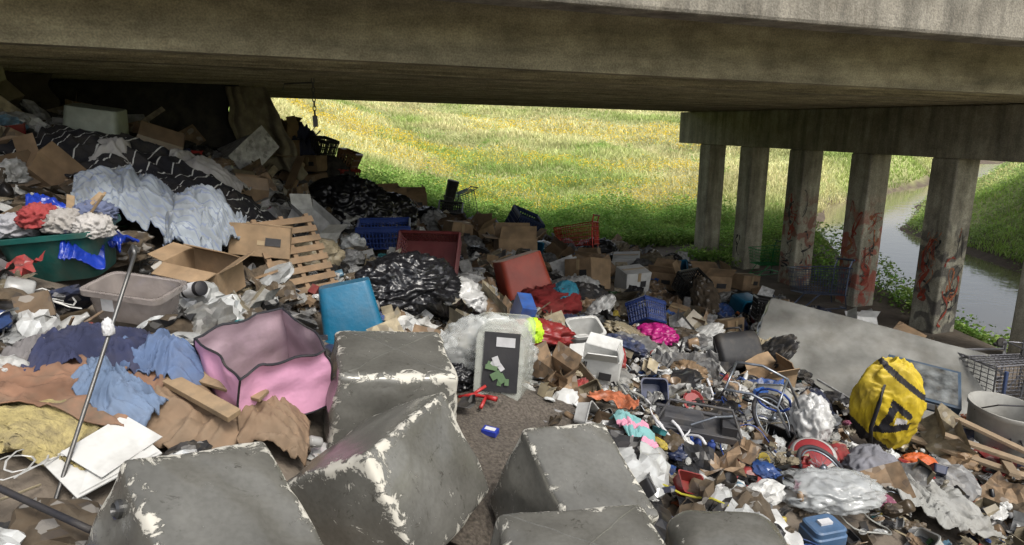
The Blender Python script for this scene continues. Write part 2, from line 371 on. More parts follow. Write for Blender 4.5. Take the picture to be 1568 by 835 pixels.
def rounded_box(name,loc,rot,dim,r=.12,m=None,seams=True,seed=0,top=.9,sag=.05,extra=None,n=24,wob=.05):
    bm=bmesh.new(); lay=bm.verts.layers.float.new('edge')
    hx=[a/2 for a in dim]
    def mp(p):
        q=Vector([max(-(1-r),min(1-r,c)) for c in p]); d=Vector(p)-q
        if d.length>1e-9: d=d.normalized()*r
        e=q+d
        k=1+(top-1)*(e.z*.5+.5)
        bulge=Vector((e.x*(1-e.y*e.y)*(1-e.z*e.z),e.y*(1-e.x*e.x)*(1-e.z*e.z),e.z*(1-e.x*e.x)*(1-e.y*e.y)))*sag
        e=Vector((e.x*k,e.y*k,e.z))+bulge
        e+=noise.noise_vector(e*1.5+Vector((seed*5,0,seed)))*wob+noise.noise_vector(e*4+Vector((seed*5,0,seed)))*.018+noise.noise_vector(e*9+Vector((seed*5,0,seed)))*.006
        return Vector((e.x*hx[0],e.y*hx[1],e.z*hx[2]))
    for ax in range(3):
        for sg in (-1,1):
            g=[[None]*(n+1) for _ in range(n+1)]
            for i in range(n+1):
                for j in range(n+1):
                    a=math.sin((i/n*2-1)*math.pi/2); b=math.sin((j/n*2-1)*math.pi/2)
                    p=[0,0,0]; p[ax]=sg; p[(ax+1)%3]=a; p[(ax+2)%3]=b
                    v=bm.verts.new(mp(p)); sa=sorted(abs(c) for c in p); v[lay]=sa[1]; g[i][j]=v
            for i in range(n):
                for j in range(n):
                    q=[g[i][j],g[i+1][j],g[i+1][j+1],g[i][j+1]]
                    bm.faces.new(q if sg>0 else q[::-1])
    bmesh.ops.remove_doubles(bm,verts=bm.verts,dist=.0004)
    me=bpy.data.meshes.new(name); bm.to_mesh(me); bm.free()
    for p in me.polygons: p.use_smooth=True
    me.materials.append(m)
    o=bpy.data.objects.new(name,me); sc.collection.objects.link(o)
    if isinstance(rot,Matrix): o.matrix_world=Matrix.Translation(loc)@rot
    else: o.location=loc; o.rotation_euler=[R(a) for a in rot]
    KEEP.append((loc[0],loc[1],max(hx[0],hx[1])*.9))
    if seams or extra:
        mb=MB()
        L=lambda a,b,k:[mp([a[i]+(b[i]-a[i])*t/k for i in range(3)])*1.0 for t in range(k+1)]
        if seams:
            for a,b in [((-1,-1,1),(1,1,1)),((-1,1,1),(1,-1,1))]: mb.tube(L([c*.93 if i<2 else c for i,c in enumerate(a)],[c*.93 if i<2 else c for i,c in enumerate(b)],24),.0026)
        if extra: extra(mb,hx)
        s=mb.obj('seams',mats=[m,MC.get('metal_dark') or mat('metal_dark',(.12,.12,.12),rough=.35,metal=.8)]); s.parent=o
    return o
m,nt,b=new_mat('silver_vinyl'); L=nt.links; M_vinyl=m
tc=N(nt,'ShaderNodeTexCoord'); at=N(nt,'ShaderNodeAttribute',attribute_name='edge')
n1=N(nt,'ShaderNodeTexNoise',Scale=13.0,Detail=10.0,Roughness=.75,Distortion=.8); L.new(tc.outputs['Object'],n1.inputs['Vector'])
n2=N(nt,'ShaderNodeTexNoise',Scale=3.0,Detail=5.0); L.new(tc.outputs['Object'],n2.inputs['Vector'])
n5=N(nt,'ShaderNodeTexNoise',Scale=2.2,Detail=2.0); L.new(tc.outputs['Object'],n5.inputs['Vector'])
er=ramp(nt,at.outputs['Fac'],.72,1.0); 
ad=N(nt,'ShaderNodeMath',operation='MULTIPLY_ADD'); L.new(er.outputs[0],ad.inputs[0]); ad.inputs[1].default_value=.18; L.new(n1.outputs[0],ad.inputs[2])
a2=N(nt,'ShaderNodeMath',operation='MULTIPLY_ADD'); L.new(n5.outputs[0],a2.inputs[0]); a2.inputs[1].default_value=.4; L.new(ad.outputs[0],a2.inputs[2])
pm=ramp(nt,a2.outputs[0],.855,.875)
n4=N(nt,'ShaderNodeTexNoise',Scale=55.0,Detail=5.0); L.new(tc.outputs['Object'],n4.inputs['Vector'])
c=ramp(nt,n2.outputs[0],.3,.7,(.105,.102,.09,1),(.195,.19,.17,1)).outputs[0]
c=mix(nt,.25,c,ramp(nt,n4.outputs[0],.35,.6,(.6,.6,.58,1),(1.1,1.1,1.1,1)).outputs[0],'MULTIPLY')
n6=N(nt,'ShaderNodeTexNoise',Scale=7.0,Detail=12.0,Roughness=.8,Distortion=2.0); L.new(tc.outputs['Object'],n6.inputs['Vector'])
sc_=ramp(nt,n6.outputs[0],.58,.63); c=mix(nt,sc_.outputs[0],c,(.07,.065,.055))
c=mix(nt,pm.outputs[0],c,(.5,.48,.42)); L.new(c,b.inputs['Base Color'])
rr=ramp(nt,pm.outputs[0],0,1,(.27,)*3+(1,),(.8,)*3+(1,)); L.new(rr.outputs[0],b.inputs['Roughness']); b.inputs['Metallic'].default_value=.35
hh=N(nt,'ShaderNodeMath',operation='MULTIPLY_ADD'); L.new(pm.outputs[0],hh.inputs[0]); hh.inputs[1].default_value=-.5; L.new(n2.outputs[0],hh.inputs[2])
bp=N(nt,'ShaderNodeBump',Strength=.7,Distance=.02); L.new(hh.outputs[0],bp.inputs['Height']); L.new(bp.outputs[0],b.inputs['Normal'])
def grom(mb,hx):
    M=Matrix.Translation((-hx[0]*1.0,hx[1]*.6,hx[2]*.7))@Matrix.Rotation(R(-90),4,'Y')
    mb.lathe([(.026,0),(.026,.012),(.018,.018),(.015,.006)],1,18,M)
RZ=lambda a:Matrix.Rotation(R(a),4,'Z')
rounded_box('silver_cushion',(-.64,3.2,-1.38),frame((150,45,-19),(50,-174,-19),(-18,8,-122)),(.64,.62,.46),m=M_vinyl,seed=1,top=.9)
rounded_box('silver_cushion',(-.50,2.48,-1.50),frame((.82,-.365,.448),(-.48,-1.15,-.05),(.35,-.116,-.725)),(.47,.60,.50),m=M_vinyl,seed=2,seams=False,top=1,r=.09)
rounded_box('silver_cushion',(-.93,1.66,-1.33),RZ(16)@frame((145,99,-48),(110,-210,-104),(-110,52,-222)),(.44,.52,.60),m=M_vinyl,seed=3,extra=grom,seams=False,top=1,r=.09)
rounded_box('silver_cushion',(.245,2.50,-1.62),frame((120,58,-18),(60,-144,-63),(-45,45,-145)),(.44,.54,.50),m=M_vinyl,seed=4,seams=False,top=.94,r=.09)
rounded_box('silver_cushion',(.25,1.94,-1.60),(3,4,14),(.62,.48,.42),m=M_vinyl,seed=5)
rounded_box('silver_cushion',(.86,2.26,-1.74),(4,0,-5),(.5,.44,.34),r=.45,m=M_vinyl,seed=16,seams=False,top=.85)
KEEP.append((-.82,2.15,.42))
def cloth(name,c,sx,sy,yaw,m,amp=.05,fr=5,lift=.05,n=44,seed=0,bulge=0,edge=.08,thick=.006,aniso=1.0,tilt=0,keep=.42):
    c=Vector(c); ca,sa=math.cos(R(yaw)),math.sin(R(yaw))
    def fn(u,v):
        a=(u-.5)*sx; b=(v-.5)*sy
        q=noise.noise_vector(Vector((a*3,b*3,seed)))
        a2=a+q.x*edge; b2=b+q.y*edge
        x=a2*ca-b2*sa; y=a2*sa+b2*ca
        p=Vector((a*fr,b*fr*aniso,seed*3.7)); w=noise.noise_vector(p*.6)
        f=ridge(p+w*1.3)*.6+ridge((p+w)*2.4)*.34+ridge((p+w*1.6)*5)*.14
        rr=max(0,1-((2*u-1)**2+(2*v-1)**2)/1.6)
        z=hz(c.x+x,c.y+y)+lift+amp*f+bulge*rr+tilt*b-c.z
        return (x,y,z)
    mb=MB(); mb.grid(n,n,fn); KEEP.append((c.x,c.y,min(sx,sy)*keep))
    return mb.obj(name,c,(0,0,0),[m],smooth=True,solid=thick)
def heapc(name,n,rx,ry,rz,m,seed=0,amp=.4,fr=1.7,yaw=0,dz=0,rot=(0,0),sub=5,smooth=True,hf=.13,dx=0,dy=0):
    vs,fs=blob(rx,ry,rz,sub,amp,fr,seed,hf=hf); mb=MB(); mb.add(vs,fs)
    return mb.obj(name,G(n,dx=dx,dy=dy,dz=dz,keep=min(rx,ry)*.85),(rot[0],rot[1],yaw),[m],smooth=smooth)
M_rug=mat('rug_brown',(.13,.11,.09),rough=.95,bump=.9,bscale=160,scale=60,var=.6,dirt=.2)
cloth('brown_rug',G('rug',dx=-.02,dy=.1),1.1,1.9,5,M_rug,amp=.012,fr=2,lift=.09,edge=.03,thick=.012,keep=.05)
KEEP.append((-.1,2.6,.36)); KEEP.append((-.1,3.2,.3))
def pink():
    mb=MB(); w,d,h=.44,.42,.36
    def D(p):
        p=Vector(p); k=noise.noise_vector(p*3.2+Vector((3,1,2)))*.045+noise.noise_vector(p*8)*.026
        return p+k*(.3+p.z/h*.8)
    n=24; B=[(-w/2,-d/2),(w/2,-d/2),(w/2,d/2),(-w/2,d/2)]
    for k in range(4):
        a,b_=B[k],B[(k+1)%4]
        mb.grid(n,n,lambda u,v:D((a[0]+(b_[0]-a[0])*u,a[1]+(b_[1]-a[1])*u,h*v)),0)
        mb.grid(n,n,lambda u,v:D((a[0]*.975+(b_[0]-a[0])*.975*u,a[1]*.975+(b_[1]-a[1])*.975*u,h*v*.99+.004)),2)
        mb.tube([D((a[0]+(b_[0]-a[0])*t/16,a[1]+(b_[1]-a[1])*t/16,h)) for t in range(17)],.006,1,6)
        mb.tube([D((a[0],a[1],h*t/16)) for t in range(17)],.005,1,6)
        mb.tube([D((a[0]+(b_[0]-a[0])*t/16,a[1]+(b_[1]-a[1])*t/16,0)) for t in range(17)],.005,1,6)
    mb.grid(n,n,lambda u,v:D(((u-.5)*w,(v-.5)*d,.003)),2)
    return mb.obj('pink_storage_bag',G('pink_bag',dx=.02,dz=.02,keep=.33),(13,-5,44),[mat('pink_fabric',(.68,.34,.50),rough=.75,var=.16,dirt=.1,bump=.6,bscale=8),mat('black_piping',(.015,.015,.02)),mat('bag_lining',(.36,.26,.3))],smooth=True,sharp=50,scale=1.02)
pink()
mb=bin_(.30,.46,.24,.86,.06,.02); mb.box((0.01,-.02,-.008),(.19,.32,.004),1)
rr_=random.Random(9)
for k in range(9): mb.box((.01+rr_.uniform(-.05,.05),.03+rr_.uniform(-.09,.07),-.012-.0012*k),(rr_.uniform(.02,.07),rr_.uniform(.02,.06),.001),2 if k%3 else 3,rot=(0,0,rr_.uniform(-40,40)))
mb.box((.03,-.13,-.012),(.1,.05,.003),3); 
for k in range(5): mb.tube([(-.16+.075*k,.232,.02),(-.175+.085*k,.245,.2)],.004,0,5)
mb.obj('clear_plastic_tub',G('tub',dz=.27,keep=.27),(-99,3,-6),[film('clear_plastic',(.6,.62,.56),.42),M_lab,mat('label_green',(.12,.2,.1)),M_labw],smooth=True,sharp=40,scale=1.15)
vs,fs=blob(.3,.1,.24,5,.3,2.2,55,.9,hf=.2); MB().add(vs,fs).obj('clear_plastic_bag',G('tub',dx=-.1,dy=.22,dz=.05),(0,0,10),[film('clear_film_bag',(.6,.62,.6),.4)],smooth=True)
bin_(.4,.32,.36,.82).obj('blue_storage_bin',G('bluebin',dx=.04,dz=.45,keep=.38),(172,-8,15),[mat('blue_plastic',(.008,.11,.2),rough=.35,var=.2,dirt=.25)],smooth=True,sharp=35,scale=1.05)
M_denim=mat('denim',(.12,.17,.26),rough=.9,dirt=.25); M_navy=mat('navy_cloth',(.025,.03,.07),rough=.9,dirt=.25); M_blk=mat('black_plastic_bag',(.01,.01,.012),rough=.3,bump=.4,bscale=16,spec=.55,dirt=0)
M_bc=mat('blue_cotton',(.09,.135,.24),rough=.9,dirt=.35)
cloth('navy_jacket',G('jackets',dy=.15),.55,.4,20,M_navy,amp=.1,fr=6,bulge=.12,seed=3,n=70)
cloth('denim_jeans',G('jeans'),.42,.26,-15,M_denim,amp=.08,fr=8,bulge=.1,seed=5,n=70)
cloth('blue_shirt',G('jackets',dx=.28,dy=.15),.4,.28,10,M_bc,amp=.09,fr=8,bulge=.12,seed=8,n=80)
cloth('grey_shirt',G('jackets',dx=-.25,dy=.1),.35,.35,40,mat('grey_cotton',(.16,.15,.15),rough=.9),amp=.08,fr=7,bulge=.08,seed=88,n=50)
m=mat('foam_mattress',(.34,.28,.12),rough=.95,dirt=.85,scale=9,bump=.8,bscale=40); 
cloth('foam_mattress',G('foam',dy=-.02),.56,.36,12,m,amp=.035,fr=6,lift=.06,seed=9,edge=.12,thick=.05,n=60)
cloth('orange_stained_carpet',G('foam',dx=.05,dy=.2),.6,.45,5,mat('stained_carpet',(.22,.12,.075),rough=.95,dirt=.9,var=.6),amp=.05,fr=6,lift=.1,seed=2,n=60)
mb=MB(); mb.box((0,0,.05),(.62,.07,.03),0,rot=(0,4,0)); mb.box((0,.13,.02),(.6,.07,.02),0,rot=(6,0,8)); mb.obj('wooden_board',G('plank',dx=-.05,dz=.1,keep=.25),(10,8,-28),[mat('pale_wood',(.27,.19,.11),rough=.75,scale=9,dirt=.5)],bevel=.003)
cloth('brown_paper_sack',G('plank',dx=-.05,dy=-.05),.6,.36,-20,mat('kraft_paper',(.2,.135,.085),rough=.85,dirt=.5),amp=.06,fr=6,bulge=.06,lift=.02,seed=12,n=60)
cloth('brown_paper_sack',G('plank',dx=.3,dy=.05),.28,.36,10,MC['kraft_paper'],amp=.07,fr=8,bulge=.12,lift=.04,seed=19,n=50)
mb=MB(); mb.box((0,0,0),(.32,.24,.006),0); mb.box((.05,.02,.02),(.28,.2,.004),0,rot=(3,4,12)); mb.add([(-.15,-.11,.008),(.15,-.11,.008),(0,.05,.02)],[(0,1,2)],0); mb.obj('white_envelope_folder',G('paper',dx=.02,dy=-.02,dz=.12,keep=.2),(20,-6,58),[M_wcard])
bin_(.56,.44,.3,.8,.08,.02).obj('teal_tub',G('basketL',dz=.06,keep=.36),(6,-4,10),[mat('teal_plastic',(.01,.08,.07),rough=.4)],smooth=True,sharp=35)
p=G('basketL',dz=.34)
cols=[(.3,.3,.32),(.4,.4,.4),(.28,.04,.04),(.15,.15,.17),(.3,.28,.26),(.1,.12,.2),(.4,.38,.36)]
for k in range(7):
    vs,fs=blob(.12,.1,.08,5,.45,2,k+20,hf=.15); q=MB().add(vs,fs); q.obj('clothes_bundle',p+Vector(((k-3)*.08,(k%2)*.14-.08,-.03+.03*(k%3))),(0,0,k*50),[mat('cloth_%d'%k,cols[k],rough=.9)],smooth=True)
cloth('blue_plastic_bag',G('basketL',dy=.14),.62,.3,8,mat('blue_bag',(.01,.035,.3),rough=.3,dirt=.1),amp=.08,fr=8,lift=.3,bulge=.04,seed=31,n=60)
cloth('blue_plastic_bag',G('basketL',dx=.2,dy=-.16),.26,.2,30,MC['blue_bag'],amp=.05,fr=8,lift=.26,bulge=.04,seed=33,tilt=.7)
for k in range(3): MB().box((0,0,0),(.045,.36,.015)).obj('wooden_slat',p+Vector((.02+.1*k,.05-.06*k,.1)),(30+10*k,20,40-60*k),[MC['pale_wood']],bevel=.003)
mb=bin_(.44,.26,.18,.85); mb.box((-.08,-.125,.1),(.07,.004,.07),1); mb.obj('clear_storage_tote',G('tote',dz=.1,keep=.28),(8,6,-8),[film('tote_plastic',(.32,.28,.26),.7),M_labw],smooth=True,sharp=35)
mb=MB(); mb.lathe([(.03,0),(.045,.01),(.045,.14),(.03,.15)],1,18); mb.lathe([(.046,.03),(.046,.11)],0,18,cap=False); mb.obj('spray_canister',G('canister',dz=.2),(75,20,60),[M_labw,MC['black_piping']],smooth=True,sharp=40)
carton_at('cartonL',.40,.28,.22,-14,(8,6),seed=3,dz=.14,flaps=(100,60,-60,80)); carton_at('cartonL2',.44,.32,.24,20,(-6,10),seed=4,dz=.22,closed=True)
mb=MB()
for k in range(8): mb.box((k*.11-.4,0,.02),(.07,.7,.016),0)
for k in (-.3,0,.3): mb.box((0,k,-.015),(.95,.05,.05),0)
mb.obj('wooden_pallet',G('pallet',dx=.1,dz=.26,keep=.28),(0,58,-40),[mat('pallet_wood',(.22,.145,.085),rough=.85,dirt=.5)],bevel=.003,scale=.78)
M_str=stripe_mat('striped_blanket_cloth',(.015,.015,.02),(.5,.5,.48),17,.08,0)
cloth('striped_blanket',G('stripe'),1.9,1.3,-8,M_str,amp=.1,fr=2.8,lift=.16,bulge=.22,seed=11,n=100)
M_wh=mat('white_sheet',(.38,.365,.35),rough=.9,dirt=.4,var=.25)
cloth('white_bedsheet',G('sheet',dx=.1,dy=-.3),.6,.4,10,M_wh,amp=.1,fr=5,lift=.3,bulge=.12,seed=13,n=60)
M_bl=stripe_mat('patterned_blanket',(.25,.28,.31),(.16,.19,.26),22,.22,1,var=.35)
cloth('patterned_blanket',G('blanket'),.75,.6,15,M_bl,amp=.13,fr=6,lift=.2,bulge=.28,seed=14,n=90)
cloth('patterned_blanket',G('blanket2'),.38,.56,-5,M_bl,amp=.13,fr=7,lift=.28,bulge=.2,seed=15,tilt=.3,n=70)
bin_(.5,.38,.5,.85).obj('grey_storage_tote',G('graytote',dx=.3,dz=.55,keep=.3),(185,8,12),[mat('grey_green_plastic',(.24,.27,.22),rough=.45)],smooth=True,sharp=35)
cloth('white_cloth',G('whitecloth',dx=.2),.4,.45,-30,M_wh,amp=.1,fr=6,lift=.2,bulge=.2,seed=16,tilt=.5)
# tall stack near the opening
for k,(dx,dy,dz) in enumerate([(0,0,.1),(.42,.1,.1),(.05,.05,.44),(.46,.05,.43),(.1,.0,.78),(.5,.1,.76)]):
    basket(.42,.32,.34,9,3,.026).obj('plastic_crate',G('stack',dx,dy,dz,keep=.3),(4*k,3,k*17),[mat(['dark_red_plastic','black_plastic','brown_plastic'][k%3],[(.24,.03,.025),(.02,.02,.02),(.17,.09,.045)][k%3],rough=.4)])
carton_at('stack',.38,.28,.26,-20,closed=True,dz=.5,dx=.05,dy=-.35)
carton_at('stack',.42,.3,.3,10,closed=True,dz=.5,dx=-.42,dy=-.2,seed=31); carton_at('stack',.36,.28,.24,-30,(5,8),closed=False,dz=.84,dx=-.45,dy=-.15,seed=32); carton_at('stack',.5,.34,.26,25,(0,-8),closed=True,dz=.2,dx=.15,dy=-.7,seed=33)
carton_at('stack',.5,.4,.34,-8,(0,6),closed=True,dz=.1,dx=.95,dy=.3,seed=34)
heapc('dark_clothes','stack',.34,.28,.75,M_navy,seed=91,dz=.05,hf=.3).location.x-=.3
heapc('dark_clothes','stack',.4,.3,.4,mat('charcoal_cloth',(.04,.037,.035),rough=.95),seed=93,dz=.05,hf=.3).location.x+=.25
def hang(name,x0,y0,x1,y1,zt,zb,m,seed,slant=0,n=50,amp=.07,wide=0):
    d=Vector((x1-x0,y1-y0,0)); nr=Vector((-d.y,d.x,0)).normalized()
    def fn(u,v):
        q=noise.noise(Vector((u*6*d.length+v,v*1.2,seed)))+.5*ridge(Vector((u*9*d.length+v*1.5,v*1.5,seed+3))); e=noise.noise(Vector((u*4,0,seed+5)))*.2*v
        return Vector((x0,y0,0))+d*((u-.5)*(1+wide*v)+.5+slant*v+.14*noise.noise(Vector((v*4,u*1.5,seed))))+nr*(amp*q*(.3+v))+Vector((0,0,zt+(zb-zt)*v+e))
    MB().grid(n,n,fn).obj(name,mats=[m],smooth=True,solid=.006)
M_dk=mat('black_tarp',(.012,.011,.01),rough=.7); 
hang('black_tarp',-6.2,8.2,-3.75,9.2,.5,-.9,M_dk,3)
hang('beige_carpet_curtain',-3.85,9.1,-3.4,9.3,.46,-.75,mat('beige_carpet',(.21,.185,.13),rough=.95,dirt=.75,scale=8),6,slant=.6,amp=.16,wide=.8)
hang('brown_curtain',-5.6,6.4,-5.0,7.4,.5,-.5,mat('brown_cloth',(.05,.04,.03),rough=.95),8)
mb=MB()
for k in range(9):
    M=Matrix.Translation((-2.2,7.5,.44-k*.05))@Matrix.Rotation(R(90*(k%2)),4,'Z')
    mb.tube([(.016*math.cos(t*math.pi/5),0,.032*math.sin(t*math.pi/5)) for t in range(10)],.006,0,5,M,True)
mb.box((-2.2,7.5,.0),(.05,.03,.12),0); mb.tube([(-2.2,7.5,-.05),(-2.24,7.5,-.1),(-2.2,7.5,-.15),(-2.15,7.5,-.1)],.009,0,6)
mb.tube([(-2.2,7.5,.42),(-2.5,7.45,.4),(-2.52,7.45,.33)],.01,0,6)
mb.obj('chain_hoist',mats=[mat('metal_dark',(.12,.12,.12),rough=.35,metal=.8)])
M_wf=mat('white_film',(.46,.46,.45),rough=.22,spec=.7,dirt=.3)
for k,(n,rx,ry,rz,mm,nm,dz,am,hf) in enumerate([('bags',.6,.45,.42,M_blk,'black_garbage_bag',.05,.34,.2),('bags2',.44,.32,.28,M_blk,'black_garbage_bag',.04,.34,.14),('bbag3',.2,.16,.12,M_blk,'black_garbage_bag',.08,.3,.15),
 ('wplas',.3,.22,.18,M_wf,'white_plastic_bag',.08,.42,.12),('magenta',.22,.15,.13,mat('magenta_bag',(.36,.012,.15),rough=.35,dirt=.2),'magenta_bag',.12,.4,.12),
 ('redcl',.35,.25,.2,mat('dark_red_cloth',(.16,.012,.012),rough=.9,dirt=.2),'red_blanket',.08,.4,.14),('tealcl',.18,.12,.12,mat('teal_cloth',(.02,.16,.23),rough=.9),'teal_cloth',.22,.4,.12),
 ('neon',.08,.07,.1,mat('neon_green_vest',(.42,.65,.02),rough=.7,dirt=0),'neon_safety_vest',.3,.45,.12),('wbag',.14,.12,.2,M_wf,'white_plastic_bag',.14,.4,.1),
 ('clear',.3,.18,.1,film('clear_film',(.5,.52,.52),.55),'clear_plastic_bag',.06,.4,.12),('gbag',.24,.16,.16,mat('grey_bag',(.17,.17,.19),rough=.8),'grey_duffel_bag',.08,.3,.08)]):
    heapc(nm,n,rx,ry,rz,mm,seed=k+40,yaw=k*40,dz=dz,amp=am,fr=1.9,sub=5 if mm is not M_blk else 6,hf=hf)
basket(.6,.42,.26,14,4,.018,.88,.05).obj('blue_plastic_crate',G('crateB',dz=.2,keep=.35),(6,0,8),[mat('deep_blue_plastic',(.018,.04,.16),rough=.4,dirt=.15)])
basket(.66,.46,.2,16,5,.02,.9,.03).obj('maroon_basket',G('crateM',dx=.05,dz=.34,keep=.4),(58,0,-10),[mat('maroon_plastic',(.11,.022,.022),rough=.45,dirt=.15)])
bin_(.5,.36,.5,.85).obj('red_storage_bin',G('redbin',dx=.05,dz=.62,keep=.42),(168,-12,22),[mat('red_plastic',(.34,.055,.03),rough=.45,dirt=.25)],smooth=True,sharp=35,scale=1.2)
basket(.44,.36,.36,10,5,.028,.95).obj('milk_crate',G('crateT',dz=.3,keep=.4),(20,24,25),[mat('navy_plastic',(.025,.04,.1),rough=.4)],scale=1.4)
basket(.36,.3,.26,9,4,.02,.92).obj('milk_crate',G('baskB',dz=.2,keep=.26),(-30,20,35),[MC['deep_blue_plastic']])
def cart(name,n,rot,col,hcol,dz=.1,sc_=1.0,keep=.4):
    mb=MB()
    def P(u,v,t):
        k=.82+.18*t
        return Vector((-.4+(.8+.1*t)*u-.05*t,(v-.5)*.52*k,.42+.42*t-(.06*(1-u)*(1-t))))
    for i in range(17):
        u=i/16
        for v in (0,1): mb.tube([P(u,v,0),P(u,v,1)],.005,0,4)
        mb.tube([P(u,0,0),P(u,1,0)],.005,0,4)
    for j in range(11):
        v=j/10
        for u in (0,1): mb.tube([P(u,v,0),P(u,v,1)],.005,0,4)
        mb.tube([P(0,v,0),P(1,v,0)],.005,0,4)
    for t in (0,.2,.4,.6,.8,1):
        mb.tube([P(0,0,t),P(1,0,t),P(1,1,t),P(0,1,t)],.011 if t in(0,1) else .006,0,5,closed=True)
    mb.tube([(-.48,-.26,.98),(-.48,.26,.98)],.018,1,8)
    for y in (-.22,.22):
        mb.tube([(-.48,y,.98),(-.42,y,.84),(-.36,y,.36),(-.38,y,.14),(.42,y*.8,.12)],.014,0,6)
        mb.tube([(.42,y*.8,.12),(.1,y,.4)],.012,0,6)
        for x in (-.38,.4):
            M=Matrix.Translation((x,y*.95,.06))@Matrix.Rotation(R(90),4,'X')
            mb.lathe([(.02,-.014),(.055,-.014),(.06,0),(.055,.014),(.02,.014)],2,14,M); mb.box((x,y*.95,.1),(.03,.04,.05),0)
    mb.tube([(-.38,-.22,.14),(-.38,.22,.14)],.012,0,6); mb.tube([(.42,-.17,.12),(.42,.17,.12)],.012,0,6)
    mb.obj(name,G(n,dz=dz,keep=keep),rot,[mat('wire_'+name+n,col,rough=.35,metal=.6,dirt=.2),mat('handle_'+n,hcol),mat('rubber',(.03,.03,.03))],scale=sc_)
cart('shopping_cart','redcart',(10,12,160),(.42,.04,.03),(.3,.03,.03),dz=.05,sc_=1.0)
cart('shopping_cart','greencart',(0,0,200),(.03,.2,.06),(.02,.1,.03),dz=0,sc_=.75)
cart('shopping_cart','wirecart',(8,0,185),(.1,.12,.18),(.03,.05,.12),dz=-.15,sc_=1.0)
cart('shopping_cart','cartR',(88,0,10),(.22,.22,.24),(.03,.05,.12),dz=.3,sc_=1.05)
cart('shopping_cart','cartR2',(60,90,60),(.22,.22,.24),(.03,.05,.12),dz=.3,sc_=.9)
cart('shopping_cart','cart4',(0,80,30),(.05,.07,.12),(.02,.02,.02),dz=.3,sc_=.8)
mb=MB(); mb.lathe([(.1,0),(.13,.02),(.12,.3),(.13,.75),(.14,.85),(.12,.86)],0,16); mb.box((0,-.13,.3),(.16,.08,.35),0); mb.tube([(.1,-.08,.2),(.22,-.1,.5),(.1,-.08,.75)],.012,0)
mb.obj('golf_bag',G('golf',dz=.15,keep=.3),(0,14,0),[mat('black_nylon',(.015,.015,.017),rough=.6)],smooth=True,bevel=.01)
carton_at('boxw',.55,.4,.4,15,seed=6,dz=.2); carton_at('box1',.6,.45,.35,10,(5,5),seed=7,dz=.12); carton_at('box2',.42,.36,.4,25,(8,0),closed=True,white=True,seed=8,dz=.14)
carton_at('box3',.5,.34,.2,-28,(10,12),closed=True,seed=9,dz=.16); carton_at('wbox',.30,.22,.22,-12,(10,8),white=True,seed=10,name='white_carton_box'); carton_at('carton5',.5,.4,.34,-10,seed=12,dz=.12); carton_at('card2',.36,.28,.2,15,(5,-8),seed=13)
carton_at('box1',.5,.4,.3,-25,(8,0),seed=17,dz=.12,dx=-.9,dy=-.2); carton_at('box1',.45,.35,.28,30,(0,8),seed=18,dz=.12,dx=.7,dy=.2,closed=True); carton_at('box3',.4,.3,.18,40,(-8,6),seed=19,dz=.12,dx=.5,dy=-.4,closed=True)
# jumble of larger items in the far strip under the deck
jr=random.Random(21)
for k,(s0,w0) in enumerate([(-7.6,1.2),(-7.0,2.2),(-6.6,.6),(-6.2,3.0),(-5.7,1.4),(-5.2,2.4),(-4.8,.8),(-4.4,3.4),(-4.0,1.8),(-3.4,2.8),(-3.0,1.0),(-2.6,3.8),(-5.0,4.4),(-4.2,5.2),(-3.3,5.0),(-6.9,4.0),(-7.8,3.4),(-2.4,5.6),(-6.0,5.0),(-3.8,6.4),(-2.9,6.8),(-5.4,6.0)]):
    x,y=toXY(s0+jr.uniform(-.2,.2),w0+jr.uniform(-.2,.2)); W['j%d'%k]=(x,y)
    if any((x-a)**2+(y-b_)**2<(c_+.2)**2 for a,b_,c_ in KEEP): continue
    t=k%6
    if t in(0,3): carton_at('j%d'%k,jr.uniform(.4,.65),jr.uniform(.3,.45),jr.uniform(.28,.45),jr.uniform(-60,60),(jr.uniform(-14,14),jr.uniform(-14,14)),closed=jr.random()<.5,seed=k,dz=.14,white=(k==9),flaps=[jr.uniform(-30,120) for _ in range(4)])
    elif t in(1,4): heapc('black_garbage_bag','j%d'%k,jr.uniform(.28,.42),jr.uniform(.25,.35),jr.uniform(.22,.32),M_blk,seed=k+130,dz=.08,amp=.34,fr=1.9,sub=5,hf=.14)
    elif t==2: basket(.5,.38,.32,10,4,.026,.9).obj('plastic_crate',G('j%d'%k,dz=.2,keep=.32),(jr.uniform(-40,40),jr.uniform(-30,30),jr.uniform(0,90)),[[MC['deep_blue_plastic'],MC['dark_red_plastic'],MC['black_plastic']][k%3]])
    else: bin_(.46,.36,.34,.85).obj('storage_bin',G('j%d'%k,dz=.2,keep=.32),(jr.uniform(20,110),jr.uniform(-20,20),jr.uniform(-60,60)),[[MC['grey_green_plastic'],MC['tub_white'] if 'tub_white' in MC else M_wf,MC['blue_plastic']][k%3]],smooth=True,sharp=35)
mb=MB(); mb.loft([(.4,.02,-.02),(.5,.12,0),(.52,.16,.1),(.52,.16,.28),(.5,.12,.36),(.4,.04,.38)],0,.05,capt=True); mb.tube([(-.1,0,.37),(-.08,0,.43),(.08,0,.43),(.1,0,.37)],.012,0); mb.tube([(-.262,.0,0),(-.262,0,.36)],.006,1); mb.tube([(.262,.0,0),(.262,0,.36)],.006,1)
mb.obj('black_suitcase',G('suit',dz=.18,keep=.3),(-35,0,15),[mat('black_nylon'),MC['metal_dark']],smooth=True)
m=mat('wrapped_mattress',(.23,.23,.215),rough=.18,bump=.5,bscale=6,var=.5,scale=2.5,dirt=.4,det=6,spec=.9)
rounded_box('wrapped_mattress',G('slab',dx=.0,dy=.25,dz=.36),(27,9,-28),(2.5,1.4,.16),r=.06,m=m,seams=False,top=1,seed=15,sag=.02,wob=.03)
